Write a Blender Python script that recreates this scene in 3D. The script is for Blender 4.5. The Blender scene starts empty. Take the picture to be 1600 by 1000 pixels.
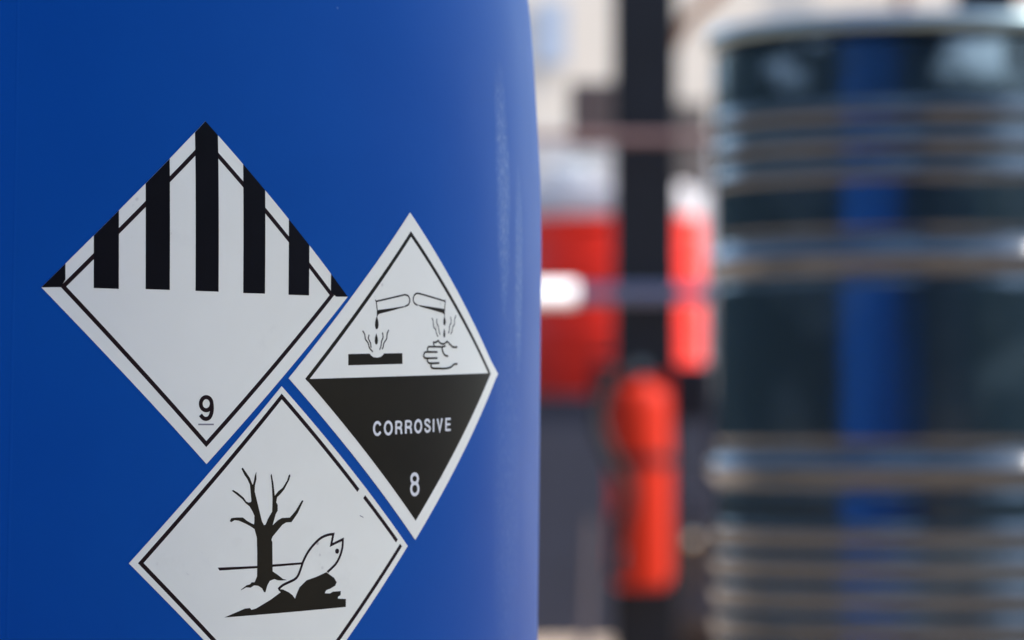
import bpy, bmesh, math, random
from mathutils import Vector, Matrix
random.seed(7)
S = bpy.context.scene
COL = S.collection
R_ = math.radians

# ------------------------------------------------------------------ camera
CAM_H = 0.65
cd = bpy.data.cameras.new('camera'); cam = bpy.data.objects.new('camera', cd); COL.objects.link(cam)
cam.location = (0, 0, CAM_H); cam.rotation_euler = (R_(90) + 0.03004, 0, 0)
cd.sensor_width = 36; cd.lens = 36 * 6382.5 / 1600
cd.clip_start = 0.05; cd.clip_end = 500
cd.dof.use_dof = True; cd.dof.focus_distance = 1.70; cd.dof.aperture_fstop = 9.0; cd.dof.aperture_blades = 0
S.camera = cam

# ------------------------------------------------------------------ daylight
SUN_EL, SUN_AZ = R_(48), R_(104)            # azimuth from +Y (behind the drums) towards +X: high, from the right
w = bpy.data.worlds.new('World'); S.world = w; w.use_nodes = True
nt = w.node_tree; bg = nt.nodes['Background']
sky = nt.nodes.new('ShaderNodeTexSky'); sky.sky_type = 'NISHITA'; sky.sun_disc = False
sky.sun_elevation = SUN_EL; sky.sun_rotation = SUN_AZ; sky.air_density = 1.0; sky.dust_density = 0.3
nt.links.new(sky.outputs[0], bg.inputs[0]); bg.inputs[1].default_value = 0.15
sd = bpy.data.lights.new('sun', 'SUN'); sd.energy = 2.6; sd.angle = R_(0.5); sd.color = (1, .93, .82)
sun = bpy.data.objects.new('sun', sd); COL.objects.link(sun)
to_sun = Vector((math.sin(SUN_AZ) * math.cos(SUN_EL), math.cos(SUN_AZ) * math.cos(SUN_EL), math.sin(SUN_EL)))
sun.rotation_euler = to_sun.to_track_quat('Z', 'Y').to_euler(); sun.location = (0, 0, 8)
S.view_settings.view_transform = 'Standard'; S.view_settings.look = 'None'
S.view_settings.gamma = 1; S.view_settings.use_curve_mapping = False
S.view_settings.exposure = 1.74
S.render.engine = 'CYCLES'

# ------------------------------------------------------------------ materials
def mat(name, col, rough=.5, metal=0, spec=.5, coat=0, var=.06, scale=8, bump=0, bscale=60, bdist=.001, coat_rough=.1, dirt=0, dcol=(.30, .27, .24, 1)):
    m = bpy.data.materials.new(name); m.use_nodes = True
    n = m.node_tree.nodes; l = m.node_tree.links; b = n['Principled BSDF']
    b.inputs['Roughness'].default_value = rough; b.inputs['Metallic'].default_value = metal
    b.inputs['Specular IOR Level'].default_value = spec; b.inputs['Coat Weight'].default_value = coat
    b.inputs['Coat Roughness'].default_value = coat_rough
    tc = n.new('ShaderNodeTexCoord')
    no = n.new('ShaderNodeTexNoise'); no.inputs['Scale'].default_value = scale; no.inputs['Detail'].default_value = 6
    l.new(tc.outputs['Object'], no.inputs['Vector'])
    mr = n.new('ShaderNodeMapRange'); mr.inputs['From Min'].default_value = .3; mr.inputs['From Max'].default_value = .7
    mr.inputs['To Min'].default_value = 1 - var; mr.inputs['To Max'].default_value = 1 + var
    l.new(no.outputs['Fac'], mr.inputs['Value'])
    mx = n.new('ShaderNodeVectorMath'); mx.operation = 'SCALE'; mx.inputs[0].default_value = col
    l.new(mr.outputs[0], mx.inputs['Scale']); l.new(mx.outputs[0], b.inputs['Base Color'])
    if dirt:
        vo = n.new('ShaderNodeTexVoronoi'); vo.inputs['Scale'].default_value = 150; l.new(tc.outputs['Object'], vo.inputs['Vector'])
        big = n.new('ShaderNodeTexNoise'); big.inputs['Scale'].default_value = 22; big.inputs['Detail'].default_value = 8; big.inputs['Roughness'].default_value = .7
        l.new(tc.outputs['Object'], big.inputs['Vector'])
        a = n.new('ShaderNodeMapRange'); a.inputs['From Min'].default_value = .16; a.inputs['From Max'].default_value = .07; l.new(vo.outputs['Distance'], a.inputs['Value'])
        c = n.new('ShaderNodeMapRange'); c.inputs['From Min'].default_value = .58; c.inputs['From Max'].default_value = .72; l.new(big.outputs['Fac'], c.inputs['Value'])
        k = n.new('ShaderNodeMath'); k.operation = 'MULTIPLY'; l.new(a.outputs[0], k.inputs[0]); l.new(c.outputs[0], k.inputs[1])
        k3 = n.new('ShaderNodeMath'); k3.operation = 'MULTIPLY_ADD'; l.new(c.outputs[0], k3.inputs[0]); k3.inputs[1].default_value = .10; l.new(k.outputs[0], k3.inputs[2])
        k2 = n.new('ShaderNodeMath'); k2.operation = 'MULTIPLY'; k2.use_clamp = True; l.new(k3.outputs[0], k2.inputs[0]); k2.inputs[1].default_value = dirt
        mm = n.new('ShaderNodeMix'); mm.data_type = 'RGBA'; l.new(k2.outputs[0], mm.inputs[0]); l.new(mx.outputs[0], mm.inputs[6]); mm.inputs[7].default_value = dcol
        l.new(mm.outputs[2], b.inputs['Base Color'])
    if bump:
        nb = n.new('ShaderNodeTexNoise'); nb.inputs['Scale'].default_value = bscale; nb.inputs['Detail'].default_value = 3
        l.new(tc.outputs['Object'], nb.inputs['Vector'])
        bp = n.new('ShaderNodeBump'); bp.inputs['Strength'].default_value = bump; bp.inputs['Distance'].default_value = bdist
        l.new(nb.outputs['Fac'], bp.inputs['Height']); l.new(bp.outputs[0], b.inputs['Normal'])
    return m

# ------------------------------------------------------------------ builders
def link(name, me, m=None, parent=None, smooth=False):
    o = bpy.data.objects.new(name, me); COL.objects.link(o)
    if m: me.materials.append(m)
    if smooth:
        for p in me.polygons: p.use_smooth = True
    if parent: o.parent = parent
    return o
def obj(name, bm, m=None, parent=None, smooth=False):
    bmesh.ops.recalc_face_normals(bm, faces=bm.faces)
    me = bpy.data.meshes.new(name); bm.to_mesh(me); bm.free()
    return link(name, me, m, parent, smooth)
def thing(name, label, cat, loc=(0, 0, 0), rz=0, group=None):
    o = bpy.data.objects.new(name, None); COL.objects.link(o); o.empty_display_size = .1
    o.location = loc; o.rotation_euler = (0, 0, rz); return tag(o, label, cat, group)
def tag(o, label, cat, group=None):
    o['label'] = label; o['category'] = cat
    if group: o['group'] = group
    return o
def struct(o): o['kind'] = 'structure'; return o
def lathe(bm, prof, seg=96, c=(0, 0), cap0=True, cap1=True):
    rings = []
    for r, z in prof:
        if r < 1e-6: rings.append([bm.verts.new((c[0], c[1], z))])
        else: rings.append([bm.verts.new((c[0] + r * math.cos(2 * math.pi * i / seg), c[1] + r * math.sin(2 * math.pi * i / seg), z)) for i in range(seg)])
    for a, b in zip(rings, rings[1:]):
        for i in range(seg):
            j = (i + 1) % seg
            if len(a) == 1 and len(b) == 1: continue
            if len(a) == 1: bm.faces.new((a[0], b[i], b[j]))
            elif len(b) == 1: bm.faces.new((a[i], b[0], a[j]))
            else: bm.faces.new((a[i], a[j], b[j], b[i]))
    if cap0 and len(rings[0]) > 1: bm.faces.new(rings[0][::-1])
    if cap1 and len(rings[-1]) > 1: bm.faces.new(rings[-1])
    return bm
def box(bm, x0, x1, y0, y1, z0, z1, bev=0):
    r = bmesh.ops.create_cube(bm, size=1)
    vs = r['verts']
    for v in vs: v.co = Vector(((x0 + x1) / 2 + v.co.x * (x1 - x0), (y0 + y1) / 2 + v.co.y * (y1 - y0), (z0 + z1) / 2 + v.co.z * (z1 - z0)))
    if bev:
        es = list({e for v in vs for e in v.link_edges})
        bmesh.ops.bevel(bm, geom=es, offset=bev, segments=2, affect='EDGES', profile=.6)
    return bm
def tube(bm, pts, r, seg=12, caps=True):
    P = [Vector(p) for p in pts]; rings = []
    up = Vector((0, 0, 1))
    for i, p in enumerate(P):
        t = (P[min(i + 1, len(P) - 1)] - P[max(i - 1, 0)]).normalized()
        a = t.cross(up)
        if a.length < 1e-3: a = t.cross(Vector((0, 1, 0)))
        a.normalize(); b = t.cross(a)
        rr = r[i] if isinstance(r, (list, tuple)) else r
        rings.append([bm.verts.new(p + (a * math.cos(k * 2 * math.pi / seg) + b * math.sin(k * 2 * math.pi / seg)) * rr) for k in range(seg)])
    for A, B in zip(rings, rings[1:]):
        for k in range(seg): bm.faces.new((A[k], A[(k + 1) % seg], B[(k + 1) % seg], B[k]))
    if caps: bm.faces.new(rings[0][::-1]); bm.faces.new(rings[-1])
    return bm
def curve(pts, n=6):
    P = [Vector(p) for p in pts]; out = []
    for i in range(len(P) - 1):
        a, b, c, d = P[max(i - 1, 0)], P[i], P[i + 1], P[min(i + 2, len(P) - 1)]
        for k in range(n):
            t = k / n; out.append(.5 * ((2 * b) + (-a + c) * t + (2 * a - 5 * b + 4 * c - d) * t * t + (-a + 3 * b - 3 * c + d) * t ** 3))
    out.append(P[-1]); return out
def copy_tree(o, parent=None):
    c = o.copy(); COL.objects.link(c); c.parent = parent
    for ch in list(o.children): copy_tree(ch, c)
    return c
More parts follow.
